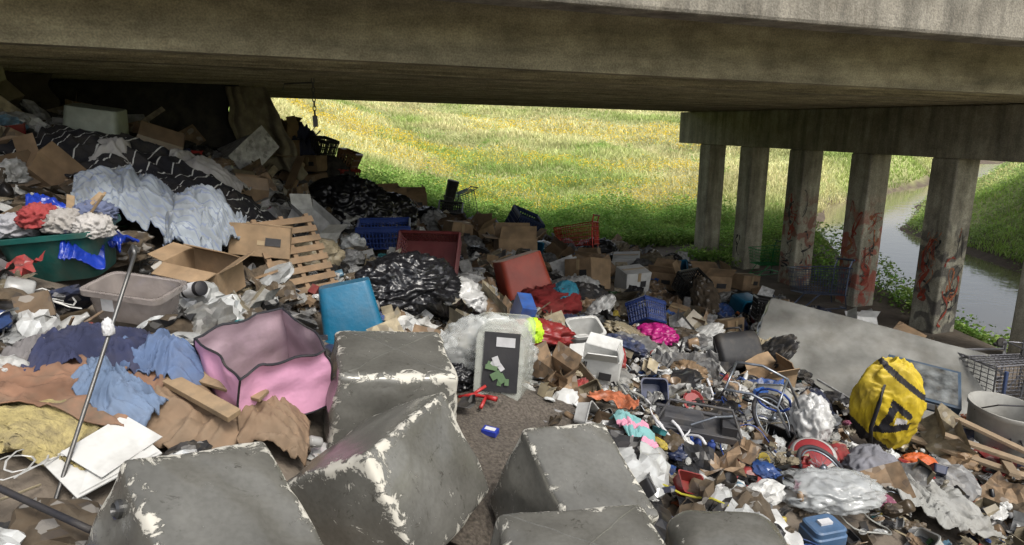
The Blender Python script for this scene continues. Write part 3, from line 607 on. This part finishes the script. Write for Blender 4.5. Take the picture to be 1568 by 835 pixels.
mb=MB(); mb.box((0,0,.07),(.66,.5,.14),0); mb.box((0,0,.143),(.6,.44,.004),1); mb.box((0,-.252,.07),(.5,.004,.08),2); mb.obj('electronics_box',G('ebox',dz=.34,keep=.4),(28,8,-25),[mat('box_blue',(.03,.06,.1),rough=.35),mat('box_print_grey',(.14,.15,.15),rough=.25,var=.8,scale=9),M_labw],bevel=.004)
mb=MB(); mb.lathe([(.2,0),(.21,.01),(.25,.3),(.262,.31),(.262,.34),(.25,.34),(.235,.3),(.2,.03)],0,26); mb.tube([(-.25,0,.3),(-.2,-.15,.42),(0,-.2,.45),(.2,-.15,.42),(.25,0,.3)],.006,1)
for k in range(3): mb.tube([(.245*math.sin(a+k*.28),-.245*math.cos(a+k*.28),.16+.05*math.sin(a*9)) for a in np.linspace(-.4,-.1,8)],.007,1,5)
mb.obj('grey_bucket',G('bucket',dx=-.1,dz=.12,keep=.34),(4,4,0),[mat('grey_plastic',(.34,.335,.31),rough=.5,dirt=.45),MC['black_piping']],smooth=True,scale=1.2,sharp=50)
# yellow backpack: slumped fabric bag with a large black graphic panel, dark base and straps
vs,fs=blob(.23,.12,.34,6,.24,1.3,61,.95,hf=.1); mb=MB()
for v in vs: v.x-=.2*(v.z-.3)
mb.add(vs,fs,0)
for q,f in enumerate(mb.f):
    c_=(mb.v[f[0]]+mb.v[f[1]]+mb.v[f[2]])/3; t=c_.z+c_.x*.5
    a_,b_=c_.x-.03,c_.z-.28
    blk=c_.y<-.02 and ((abs(a_)<.11 and abs(b_+.07-a_*.4)<.035) or (abs(a_+.06)<.03 and abs(b_)<.1) or (abs(b_-.09+a_*.5)<.025 and abs(a_)<.09))
    if abs(t-.56)<.022 or t<.07 or blk: mb.m[q]=1
    elif c_.y<-.02 and abs(a_-.03)<.04 and abs(b_-.0)<.025: mb.m[q]=2
mb.tube([(-.14,-.08,.52),(-.15,-.14,.4),(-.13,-.15,.2),(-.06,-.12,.05)],.014,1,6); mb.tube([(-.1,.0,.6),(-.06,.0,.68),(-.0,0,.6)],.012,1)
mb.obj('yellow_backpack',G('ybag',dz=.1,keep=.3),(10,12,-5),[mat('yellow_nylon',(.48,.35,.015),rough=.6,dirt=.35,bump=.6,bscale=10),MC['black_piping'],M_labw],smooth=True,scale=1.22)
heapc('yellow_bag','gbag',.13,.1,.09,MC['yellow_nylon'],seed=71,dz=.05,hf=.15).location.x-=.12
mb=MB(); mb.lathe([(.1,0),(.16,.03),(.17,.09),(.12,.13),(.02,.14)],0,20); mb.lathe([(.172,.05),(.176,.065),(.172,.08)],1,20,cap=False); mb.lathe([(.15,.105),(.156,.112),(.13,.125)],1,20,cap=False)
mb.obj('red_striped_cap',G('rstripe',dz=.1,keep=.18),(22,-8,0),[mat('red_cloth',(.24,.02,.025)),M_wh],smooth=True)
mb=MB(); mb.box((0,0,.12),(.56,.2,.05),0); mb.box((-.1,.02,.165),(.3,.14,.04),0,top=.8); mb.box((.2,0,.18),(.1,.16,.07),2); mb.tube([(-.28,-.1,.16),(-.2,0,.3),(.2,0,.3),(.28,-.1,.16)],.011,0); mb.tube([(-.28,.1,.16),(.3,.1,.16)],.014,0); mb.tube([(-.05,-.1,.2),(.1,-.05,.26),(.24,.05,.22)],.01,3)
for k in range(5): mb.lathe([(.022,0),(.027,.01),(.027,.10),(.012,.12),(.012,.13)],1,14,Matrix.Translation((-.2+.075*k,-.13,.0))@Matrix.Rotation(R(9*(k%3)-9),4,'Y'))
mb.obj('tool_rack_with_blue_bottles',G('machine',dz=.08,keep=.2),(14,5,-14),[mat('dark_grey_plastic',(.06,.06,.065),rough=.4,dirt=.5),mat('bright_blue',(.01,.04,.2),rough=.3,dirt=.3),M_lab,mat('steel_tube',(.22,.24,.27),rough=.35,metal=.8)],bevel=.006,smooth=False)
mb=MB()
for y in (0,.3):
    mb.tube([(-.3,y,0),(-.2,y,.3),(0,y,.36),(.2,y,.3),(.3,y,.1),(.34,y,0)],.011,0,8)
mb.tube([(-.2,0,.3),(-.2,.3,.3)],.01,0); mb.tube([(.2,0,.3),(.2,.3,.3)],.01,0)
mb.tube([(.15+.13*math.cos(t*.5),.15,.18+.13*math.sin(t*.5)) for t in range(13)],.01,1,6)
mb.obj('folding_chair_frame',G('frame',dx=.05,dz=.12,keep=.15),(30,10,-30),[mat('steel_tube'),mat('bright_blue')],smooth=True,scale=.95)
def wheel(loc,rot,rad):
    mb=MB(); mb.tube([(rad*math.cos(t*math.pi/16),rad*math.sin(t*math.pi/16),0) for t in range(32)],.016,0,8,closed=True)
    mb.tube([((rad-.025)*math.cos(t*math.pi/16),(rad-.025)*math.sin(t*math.pi/16),0) for t in range(32)],.007,1,6,closed=True); mb.lathe([(.02,-.03),(.02,.03)],1,10)
    for t in range(18): a=t*math.pi/9; mb.tube([(.02*math.cos(a+.6),.02*math.sin(a+.6),.02*(-1)**t),((rad-.025)*math.cos(a),(rad-.025)*math.sin(a),0)],.0015,1,4)
    mb.obj('bicycle_wheel',loc,rot,[MC['black_piping'],MC['steel_tube']],smooth=True)
wheel(G('rstripe',-.1,-.35,.16),(25,20,0),.17); wheel(G('frame',.3,.1,.22),(50,10,30),.2)
rh=random.Random(5)
for k in range(30):
    x0,y0=rh.choice([(1.3,4.4),(1.9,4.2),(2.4,4.6),(1.2,5.4),(2.0,5.6),(1.6,3.9),(2.8,5.2),(1.0,6.5)]); x0+=rh.uniform(-.4,.4); y0+=rh.uniform(-.4,.4)
    pts=[]; a=rh.uniform(0,6); x,y=x0,y0; cv=rh.uniform(-.5,.5)
    for t in range(22):
        x+=.045*math.cos(a); y+=.045*math.sin(a); a+=cv+rh.uniform(-.3,.3); cv+=rh.uniform(-.12,.12); cv=max(-.6,min(.6,cv)); pts.append((x,y,hz(x,y)+.12+.05*math.sin(t*.6+k)))
    MB().tube(pts,rh.choice([.004,.006,.011]),0,6).obj(['electric_cable','garden_hose'][k%2],mats=[[MC['black_piping'],M_labw,mat('grey_rubber',(.25,.25,.23),rough=.4),MC['steel_tube'],MC['black_piping'],MC['bright_blue']][k%6]],smooth=True)
heapc('orange_tool_case','orange',.14,.1,.08,mat('orange_plastic',(.45,.09,.02),rough=.5),seed=81,dz=.1,amp=.3,hf=.15)
mb=MB(); mb.loft([(.26,.2,0),(.28,.22,.02),(.28,.22,.19),(.26,.2,.2),(.26,.2,.24),(.24,.18,.25)],0,.04,capt=True); mb.box((0,0,.255),(.1,.05,.03),1); mb.obj('blue_cooler',G('cooler',dz=-.03,keep=.2),(5,0,15),[mat('cooler_blue',(.06,.12,.22),rough=.45),M_labw],smooth=True,sharp=30,scale=.8)
M_w2=mat('weathered_lumber',(.25,.185,.12),rough=.85,dirt=.5)
for k,(a,b_,c_,l) in enumerate([(0,.0,-38,1.2),(.1,.16,-30,1.1),(.15,-.1,58,.7),(.3,.3,-34,.9)]):
    MB().box((0,0,0),(l,.08,.03),0).obj('lumber_plank',G('lumber',a,b_,.2+.03*k),(4,6+4*k,c_),[M_w2],bevel=.003)
cloth('grey_tarp',G('tarp'),.8,.45,8,mat('grey_tarp_fabric',(.24,.24,.225),rough=.6,var=.2,dirt=.4),amp=.08,fr=6,lift=.12,bulge=.05,seed=51,n=70)
G_=G('strap'); MB().tube([G_+Vector((-.25+.07*t,.12-.05*t+.02*math.sin(t),.12+.01*math.sin(t*2))) for t in range(9)],.006,0).obj('yellow_hose',mats=[mat('yellow_rubber',(.42,.38,.03))])
mb=MB(); mb.box((0,0,.02),(.085,.055,.03),0); mb.box((.0,0,.037),(.06,.03,.003),1); mb.obj('blue_cigarette_pack',G('bluebox',dz=.1,keep=.1),(5,5,-20),[mat('pack_blue',(.01,.03,.3)),M_labw],bevel=.002)
mb=MB(); mb.tube([(-.1,0,.05),(-.02,.02,.07),(.05,.06,.05),(.06,-.05,.03)],.012,0,8); mb.tube([(-.02,.02,.07),(.03,.1,.1)],.01,0,8); mb.tube([(.05,.06,.05),(.12,.05,.05)],.016,0,8)
mb.obj('red_clamp_tool',G('clamp',dz=.1,keep=.08),(0,0,-20),[mat('tool_red',(.36,.02,.02),rough=.4)],smooth=True)
cloth('orange_plastic_sheet',G('osheet'),.28,.22,-20,mat('orange_film',(.36,.11,.05),rough=.5,var=.6,scale=14),amp=.05,fr=9,lift=.12,seed=61,n=40)
cloth('teal_pink_bag',G('tealbag'),.2,.28,20,stripe_mat('teal_pink',(.16,.34,.34),(.5,.22,.3),2,.5,1),amp=.06,fr=9,lift=.13,bulge=.06,seed=62,n=40)
bin_(.3,.24,.2,.85).obj('white_tub',G('bucket2',dz=.14,keep=.2),(25,0,20),[mat('tub_white',(.48,.48,.46),rough=.35)],smooth=True,sharp=35)
def pole(name,a,b_,r,m,extra=None):
    mb=MB().tube([Vector(a)+(Vector(b_)-Vector(a))*t/8 for t in range(9)],r,0,8)
    if extra: extra(mb)
    mb.obj(name,mats=[m,M_labw],smooth=True)
pa=Vector((-1.62,2.75,-.557)); pb=Vector((-1.67,2.05,-1.45))
def hk(mb): mb.tube([pa,pa+Vector((-.02,.03,.03)),pa+Vector((-.05,.05,.0)),pa+Vector((-.05,.05,-.04))],.009,0,8); vs,fs=blob(.02,.02,.04,4,.5,2,3); mb.add([v+pa+(pb-pa)*.32 for v in vs],fs,1)
pole('metal_walking_cane',pa,pb,.008,mat('chrome_tube',(.13,.13,.13),rough=.4,metal=.7),hk)
pole('black_pole',(-1.9,2.0,-1.13),(-1.31,1.8,-1.24),.011,MC['black_piping'])
cloth('blue_plastic_bag',(-1.42,1.78,hz(-1.42,1.78)),.26,.18,10,MC['blue_bag'],amp=.04,fr=8,lift=.1,seed=77,n=24)
# ---------------------------------------------------------------- litter field
def proto(mb,sm=False):
    V=np.array([tuple(v) for v in mb.v],np.float32); F=[];mi=[]
    for f,m in zip(mb.f,mb.m):
        for k in range(1,len(f)-1): F.append((f[0],f[k],f[k+1])); mi.append(m)
    return V,np.array(F,np.int32),sm
P={'blob':[],'bigblob':[],'sheet':[],'bigsheet':[],'box':[],'carton':[],'bottle':[],'cup':[],'stick':[],'cable':[],'film':[]}
def bb(k,amp,fr,n=3,sm=False,hf=.13): vs,fs=blob(1,.8,.5,n,amp,fr,k,hf=hf); return proto(MB().add(vs,fs),sm)
for k in range(12): P['blob'].append(bb(k,.55,1.8)); P['film'].append(bb(k+30,.6,2.4))
for k in range(8): P['bigblob'].append(bb(k+60,.45,1.7,5,True,.12))
def shf(k,n): return proto(MB().grid(n,n,lambda u,v:((u-.5)*2+.2*noise.noise(Vector((u*3,v*3,k))),(v-.5)*1.6+.2*noise.noise(Vector((u*3,v*3,k+9))),.35*ridge(Vector((u*2.2,v*2.2,k)))+.12*ridge(Vector((u*6,v*6,k))))))
for k in range(8): P['sheet'].append(shf(k,8))
for k in range(6): P['bigsheet'].append(shf(k+20,22))
for d in [(2,1.4,.8),(1.6,1.2,.3),(2,.7,.6),(1.2,1.2,1.2),(2,1.5,.1),(1,.6,1.5)]: P['box'].append(proto(MB().box((0,0,d[2]/2),d,top=.97)))
for k in range(4): P['carton'].append(proto(carton(2,1.5,1.1,flaps=[random.uniform(-40,120) for _ in range(4)],seed=k)))
for pr in [[(.28,0),(.32,.1),(.32,1.2),(.12,1.6),(.12,1.9)],[(.3,0),(.33,.1),(.3,.6),(.33,1.1),(.1,1.5),(.1,1.7),(.14,1.7),(.14,1.85)],[(.4,0),(.45,.1),(.45,.9),(.4,1)]]:
    mb=MB(); mb.lathe(pr,0,10,Matrix.Rotation(R(90),4,'X')@Matrix.Translation((0,.3,-.8))); P['bottle'].append(proto(mb,True))
mb=MB(); mb.lathe([(.3,0),(.45,1.0),(.42,1.0),(.28,.05)],0,12); P['cup'].append(proto(mb,True))
mb=MB(); mb.lathe([(.8,0),(.9,.25),(.86,.25),(.7,.04)],0,14); P['cup'].append(proto(mb))
mb=bin_(1.8,1.3,.8,.85,.2,.06); P['cup'].append(proto(mb))
for k in range(3): P['stick'].append(proto(MB().box((0,0,.08),(3.2,.2,.1))))
P['stick'].append(proto(MB().tube([(-1.6,0,.1),(0,.1,.15),(1.6,0,.1)],.06)))
for k in range(4): P['cable'].append(proto(MB().tube([(math.cos(t*.6)*(.6+.2*math.sin(t*k)),math.sin(t*.6)*.7+.04*t,.15+.15*math.sin(t*1.3)) for t in range(24)],.035,0,4)))
pal=dict(white=(.55,.55,.53),grey=(.2,.2,.2),black=(.018,.018,.02),card=(.28,.19,.115),tan=(.32,.27,.18),brown=(.09,.065,.04),blue=(.03,.085,.28),navy=(.025,.035,.08),lblue=(.15,.28,.38),red=(.28,.03,.03),pink=(.42,.14,.22),teal=(.03,.18,.2),green=(.05,.14,.05),yellow=(.42,.32,.04),orange=(.42,.11,.03),lg=(.34,.34,.32),cream=(.42,.38,.3))
wt=dict(white=20,grey=11,black=21,card=9,tan=7,brown=14,blue=4,navy=4,lblue=2.5,red=4,pink=1.2,teal=1.8,green=1.4,yellow=1,orange=1,lg=10,cream=6)  # black and brown shares raised so dark pieces stand in for shadow gaps
names=list(pal); wts=np.array([wt[n] for n in names],float); wts/=wts.sum()
bw=wts.copy()
for nme in('pink','teal','yellow','orange','green','lblue'): bw[names.index(nme)]=0
bw/=bw.sum()
TY=['blob','sheet','box','carton','bottle','cup','stick','cable','film']; TW=np.array([22,24,11,5,13,8,8,8,9],float); TW/=TW.sum()
def litter(name,n,region,smin,smax,seed,zoff=.02,keepk=1.0,bright=1.0,big=False):
    r=np.random.default_rng(seed); VV=[];FF=[];CC=[];MM=[];SM=[];o=0;cnt=0
    while cnt<n:
        s=r.uniform(region[0],region[1]); w=r.uniform(region[2],region[3]); x,y=toXY(s,w)
        cnt+=1
        if x*x+y*y<1.7**2 or y<1.2 or abs(x)>y*.9+.6: continue
        if big and x*x+y*y<16: continue
        if r.random()>float(trashmask(x,y))+.03: continue
        ty=TY[r.choice(len(TY),p=TW)]
        if big: ty={'blob':'bigblob','film':'bigblob','sheet':'bigsheet'}.get(ty,ty)
        if ty=='carton' and x*x+y*y<14: ty='sheet'
        pv,pf,psm=P[ty][r.integers(len(P[ty]))]
        sz=smin*(smax/smin)**(r.random()**1.5)
        if ty in('bottle','cup','cable'): sz=min(sz*1.2,.14)
        if ty=='sheet': sz*=1.2
        if ty=='box': sz*=.75
        bad=False
        for kx,ky,kr in KEEP:
            if (x-kx)**2+(y-ky)**2<(kr*keepk+sz*.5)**2: bad=True;break
        if bad: continue
        tl=.5 if ty not in('box','carton','bottle','cup') else .9
        E=Euler((r.normal()*tl*.6,r.normal()*tl*.6,r.uniform(0,6.28))).to_matrix()
        A=np.array(E)*sz; sc3=np.array([r.uniform(.7,1.3),r.uniform(.7,1.2),r.uniform(.6,1.3)])
        v=(pv*sc3)@A.T; v[:,2]-=v[:,2].min()*.6; v+=np.array([x,y,hz(x,y)+zoff*r.random()])
        c=np.array(pal[names[r.choice(len(names),p=bw if sz>.14 else wts)]])
        if ty in('carton',) : c=np.array(pal[['card','card','tan','white'][r.integers(4)]])
        if ty=='stick': c=np.array(pal[['tan','brown','grey','card'][r.integers(4)]])
        if ty=='film': c=np.array([.52,.53,.52])
        if ty=='cable': c=np.array(pal[['black','black','grey','white','black','blue'][r.integers(6)]])
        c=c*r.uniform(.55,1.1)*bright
        VV.append(v); FF.append(pf+o); o+=len(v); CC.append(np.tile(c,(len(v),1))); SM.append(np.full(len(pf),psm))
        mi=2 if ty=='film' else (1 if ty in('bottle','cup','cable') or r.random()<.25 else 0); MM.append(np.full(len(pf),mi))
    return tri_mesh(name,np.concatenate(VV),np.concatenate(FF),np.clip(np.concatenate(CC),0,1),np.concatenate(MM),[ML0,ML1,ML2],np.concatenate(SM))
ML0=mat('litter_matte',attr='Col',rough=.85,scale=14,var=.45,dirt=.5,bump=0); ML1=mat('litter_glossy',attr='Col',rough=.3,scale=10,var=.3,dirt=.35,bump=0); ML2=mat('litter_film',attr='Col',rough=.14,scale=10,dirt=.3,spec=.9,bump=0)
nt=ML0.node_tree; b=nt.nodes['Principled BSDF']; src=b.inputs['Base Color'].links[0].from_socket
tc=N(nt,'ShaderNodeTexCoord'); vo=N(nt,'ShaderNodeTexVoronoi',Scale=22.0); nt.links.new(tc.outputs['Object'],vo.inputs['Vector'])
sp=N(nt,'ShaderNodeSeparateColor'); nt.links.new(vo.outputs['Color'],sp.inputs[0]); rp=ramp(nt,sp.outputs[0],.8,.81)
mm=N(nt,'ShaderNodeMath',operation='MULTIPLY'); nt.links.new(rp.outputs[0],mm.inputs[0]); mm.inputs[1].default_value=.4
hs=ramp(nt,sp.outputs[1],.45,.55,(.05,.045,.045,1),(.35,.34,.32,1)).outputs[0]; nt.links.new(mix(nt,mm.outputs[0],src,hs),b.inputs['Base Color'])
litter('litter_pile',7200,(-13,-1,-.4,14),.06,.2,1,zoff=.06)
litter('large_litter_pile',800,(-12,-1.6,0,10),.18,.3,2,big=True,zoff=.08)
litter('small_litter_pile',12500,(-9.5,-1.3,4,14),.022,.075,3,zoff=.12)
litter('scattered_litter',900,(-3,-.3,1,12),.04,.12,4)
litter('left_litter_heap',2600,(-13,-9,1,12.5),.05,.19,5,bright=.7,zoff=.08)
# ---------------------------------------------------------------- vegetation
def blades(name,x,y,h,wd,col,lean=.35,seed=0):
    r=np.random.default_rng(seed); n=len(x); z=HT(x,y)-.02
    th=r.uniform(0,math.pi,n); cx,cy=np.cos(th)*wd/2,np.sin(th)*wd/2
    lx=r.normal(0,lean,n)*h; ly=r.normal(0,lean,n)*h
    V=np.zeros((n,5,3)); V[:,0]=np.stack([x-cx,y-cy,z],1); V[:,1]=np.stack([x+cx,y+cy,z],1)
    V[:,2]=np.stack([x-cx*.7+lx*.35,y-cy*.7+ly*.35,z+h*.6],1); V[:,3]=np.stack([x+cx*.7+lx*.35,y+cy*.7+ly*.35,z+h*.6],1)
    V[:,4]=np.stack([x+lx,y+ly,z+h],1)
    o=np.arange(n)[:,None]*5; F=np.concatenate([o+[0,1,3],o+[0,3,2],o+[2,3,4]])
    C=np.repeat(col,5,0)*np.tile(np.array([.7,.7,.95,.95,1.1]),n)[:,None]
    return tri_mesh(name,V.reshape(-1,3),F,np.clip(C,0,1),None,[M_gr])
M_gr=mat('grass_blades',attr='Col',rough=.7,var=.2,scale=3,dirt=0,bump=0,det=1.0)
nt=M_gr.node_tree; b=nt.nodes['Principled BSDF']; tr=N(nt,'ShaderNodeBsdfTranslucent'); nt.links.new(b.inputs['Base Color'].links[0].from_socket,tr.inputs[0])
ms=N(nt,'ShaderNodeMixShader'); ms.inputs[0].default_value=.3; nt.links.new(b.outputs[0],ms.inputs[1]); nt.links.new(tr.outputs[0],ms.inputs[2]); nt.links.new(ms.outputs[0],nt.nodes['Material Output'].inputs[0])
n=260000; r=np.random.default_rng(11)
y=14*(90/14)**(r.random(n)**1.0); x=y*r.uniform(-.55,1.0,n)
s,w=SW(x,y); ok=((w<-.4)|(x>np.interp(y,CY,CR)+.3))&(H(x,y)>-3.65)&(s>-14)
x,y,s,w=x[ok],y[ok],s[ok],w[ok]; n=len(x)
patch=np.clip((fbm(x*.10,y*.11,21)-.47)*7+.5,0,1)
rb=x>np.interp(y,CY,CR)
dry=np.clip(patch*.85-.08+ss(-3,-12,w)*.2-ss(-8,-2,w)*.6-ss(2.0,0,np.abs(x-np.interp(y,CY,CR)))*.4+ss(45,60,y)*.15,0,1)
dry=np.where(r.random(n)<.1,r.random(n),dry)[:,None]
col=np.array([.30,.43,.10])*(1-dry)+np.array([.74,.68,.36])*dry; col*=r.uniform(.8,1.2,(n,1))*(.75+.5*vn(x*.35,y*.35,8))[:,None]*np.where(rb,1.35,1.0)[:,None]  # right-bank grass colour lightened to make up for the slope's missing sun
hgt=r.uniform(.14,.36,n)*(.4+1.2*vn(x*.6,y*.6,2))*np.where(rb,.55,1)
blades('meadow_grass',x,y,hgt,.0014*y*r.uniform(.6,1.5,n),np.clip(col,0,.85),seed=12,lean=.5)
def leaves(name,x,y,z,sz,col,seed):
    r=np.random.default_rng(seed); n=len(x); a=r.normal(size=(n,3)); a[:,2]*=.4; a/=np.linalg.norm(a,axis=1)[:,None]
    b=np.cross(a,r.normal(size=(n,3))); b/=np.linalg.norm(b,axis=1)[:,None]; c=np.stack([x,y,z],1); sz=sz[:,None]
    V=np.stack([c-a*sz,c+b*sz*.45,c+a*sz,c-b*sz*.45],1); o=np.arange(n)[:,None]*4
    F=np.concatenate([o+[0,1,2],o+[0,2,3]]); return tri_mesh(name,V.reshape(-1,3),F,np.repeat(col,4,0),None,[M_gr])
n=34000; y=20*(50/20)**r.random(n); x=y*r.uniform(-.4,.3,n); k=(fbm(x*.13,y*.2,33)>.47)&(SW(x,y)[1]<-4); x,y=x[k],y[k]; n=len(x)
leaves('yellow_wildflowers',x,y,HT(x,y)+r.uniform(.2,.5,n),.0013*y*r.uniform(.6,1.4,n),np.tile([.8,.58,.04],(n,1)),3)
nc=1000; cs=r.uniform(-9,3.5,nc); cw=-.5-r.random(nc)**1.5*4.5; cx,cy=toXY(cs,cw)
ex=[toXY(r.uniform(-.6,3.0),r.uniform(0,9)) for _ in range(260)]; ex=[e for e in ex if SW(*e)[0]>.5 or SW(*e)[1]<2.5]
fx=r.uniform(-6,10,90); fy=r.uniform(20,42,90)
cx=np.concatenate([cx,[e[0] for e in ex],fx]); cy=np.concatenate([cy,[e[1] for e in ex],fy])
ok=(H(cx,cy)>-3.7)&(cx<np.interp(cy,CY,CL)); cx,cy=cx[ok],cy[ok]; nc=len(cx)
hh=.12+.95*vn(cx*.9,cy*.9,4)**2; K=90
lx=np.repeat(cx,K)+r.normal(0,.15,nc*K); ly=np.repeat(cy,K)+r.normal(0,.15,nc*K); u=r.random(nc*K); lz=HT(lx,ly)+np.repeat(hh,K)*u
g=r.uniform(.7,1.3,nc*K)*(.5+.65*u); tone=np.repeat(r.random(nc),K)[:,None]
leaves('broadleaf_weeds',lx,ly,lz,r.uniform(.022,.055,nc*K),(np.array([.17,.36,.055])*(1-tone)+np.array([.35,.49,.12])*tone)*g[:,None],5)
nc=260; cy=r.uniform(8,40,nc); cx=np.interp(cy,CY,CR)+.5+r.random(nc)**1.5*6; K=70; hh=.12+.4*vn(cx,cy,6)
lx=np.repeat(cx,K)+r.normal(0,.25,nc*K); ly=np.repeat(cy,K)+r.normal(0,.25,nc*K); u=r.random(nc*K); lz=HT(lx,ly)+np.repeat(hh,K)*u
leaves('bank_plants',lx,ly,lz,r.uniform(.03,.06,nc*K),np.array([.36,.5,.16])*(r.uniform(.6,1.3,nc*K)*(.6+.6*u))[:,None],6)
# ---------------------------------------------------------------- light / world / camera
wd=bpy.data.worlds.new("World"); sc.world=wd; wd.use_nodes=True; nt=wd.node_tree; bg=nt.nodes['Background']
sk=nt.nodes.new('ShaderNodeTexSky'); sk.sky_type='NISHITA'; sk.sun_disc=False; EL,AZ=R(52),R(142)
sk.sun_elevation=EL; sk.sun_rotation=AZ; sk.dust_density=4
hsv=nt.nodes.new('ShaderNodeHueSaturation'); hsv.inputs['Saturation'].default_value=.35; hsv.inputs['Value'].default_value=1.9
nt.links.new(sk.outputs[0],hsv.inputs['Color']); nt.links.new(hsv.outputs[0],bg.inputs[0]); bg.inputs[1].default_value=.13
ld=bpy.data.lights.new('sun','SUN'); ld.energy=2.5; ld.angle=R(16); ld.color=(1,.95,.86); lo=bpy.data.objects.new('sun',ld); sc.collection.objects.link(lo)
d=Vector((math.sin(AZ)*math.cos(EL),math.cos(AZ)*math.cos(EL),math.sin(EL))); lo.rotation_euler=d.to_track_quat('Z','Y').to_euler()
cam=bpy.data.cameras.new('camera'); co=bpy.data.objects.new('camera',cam); sc.collection.objects.link(co); sc.camera=co
cam.lens=22.96; cam.clip_end=1500; cam.clip_start=.05; co.location=(0,0,0); co.rotation_euler=(R(90-13.03),0,0)
sc.view_settings.view_transform='Standard'; sc.view_settings.look='None'; sc.view_settings.exposure=0
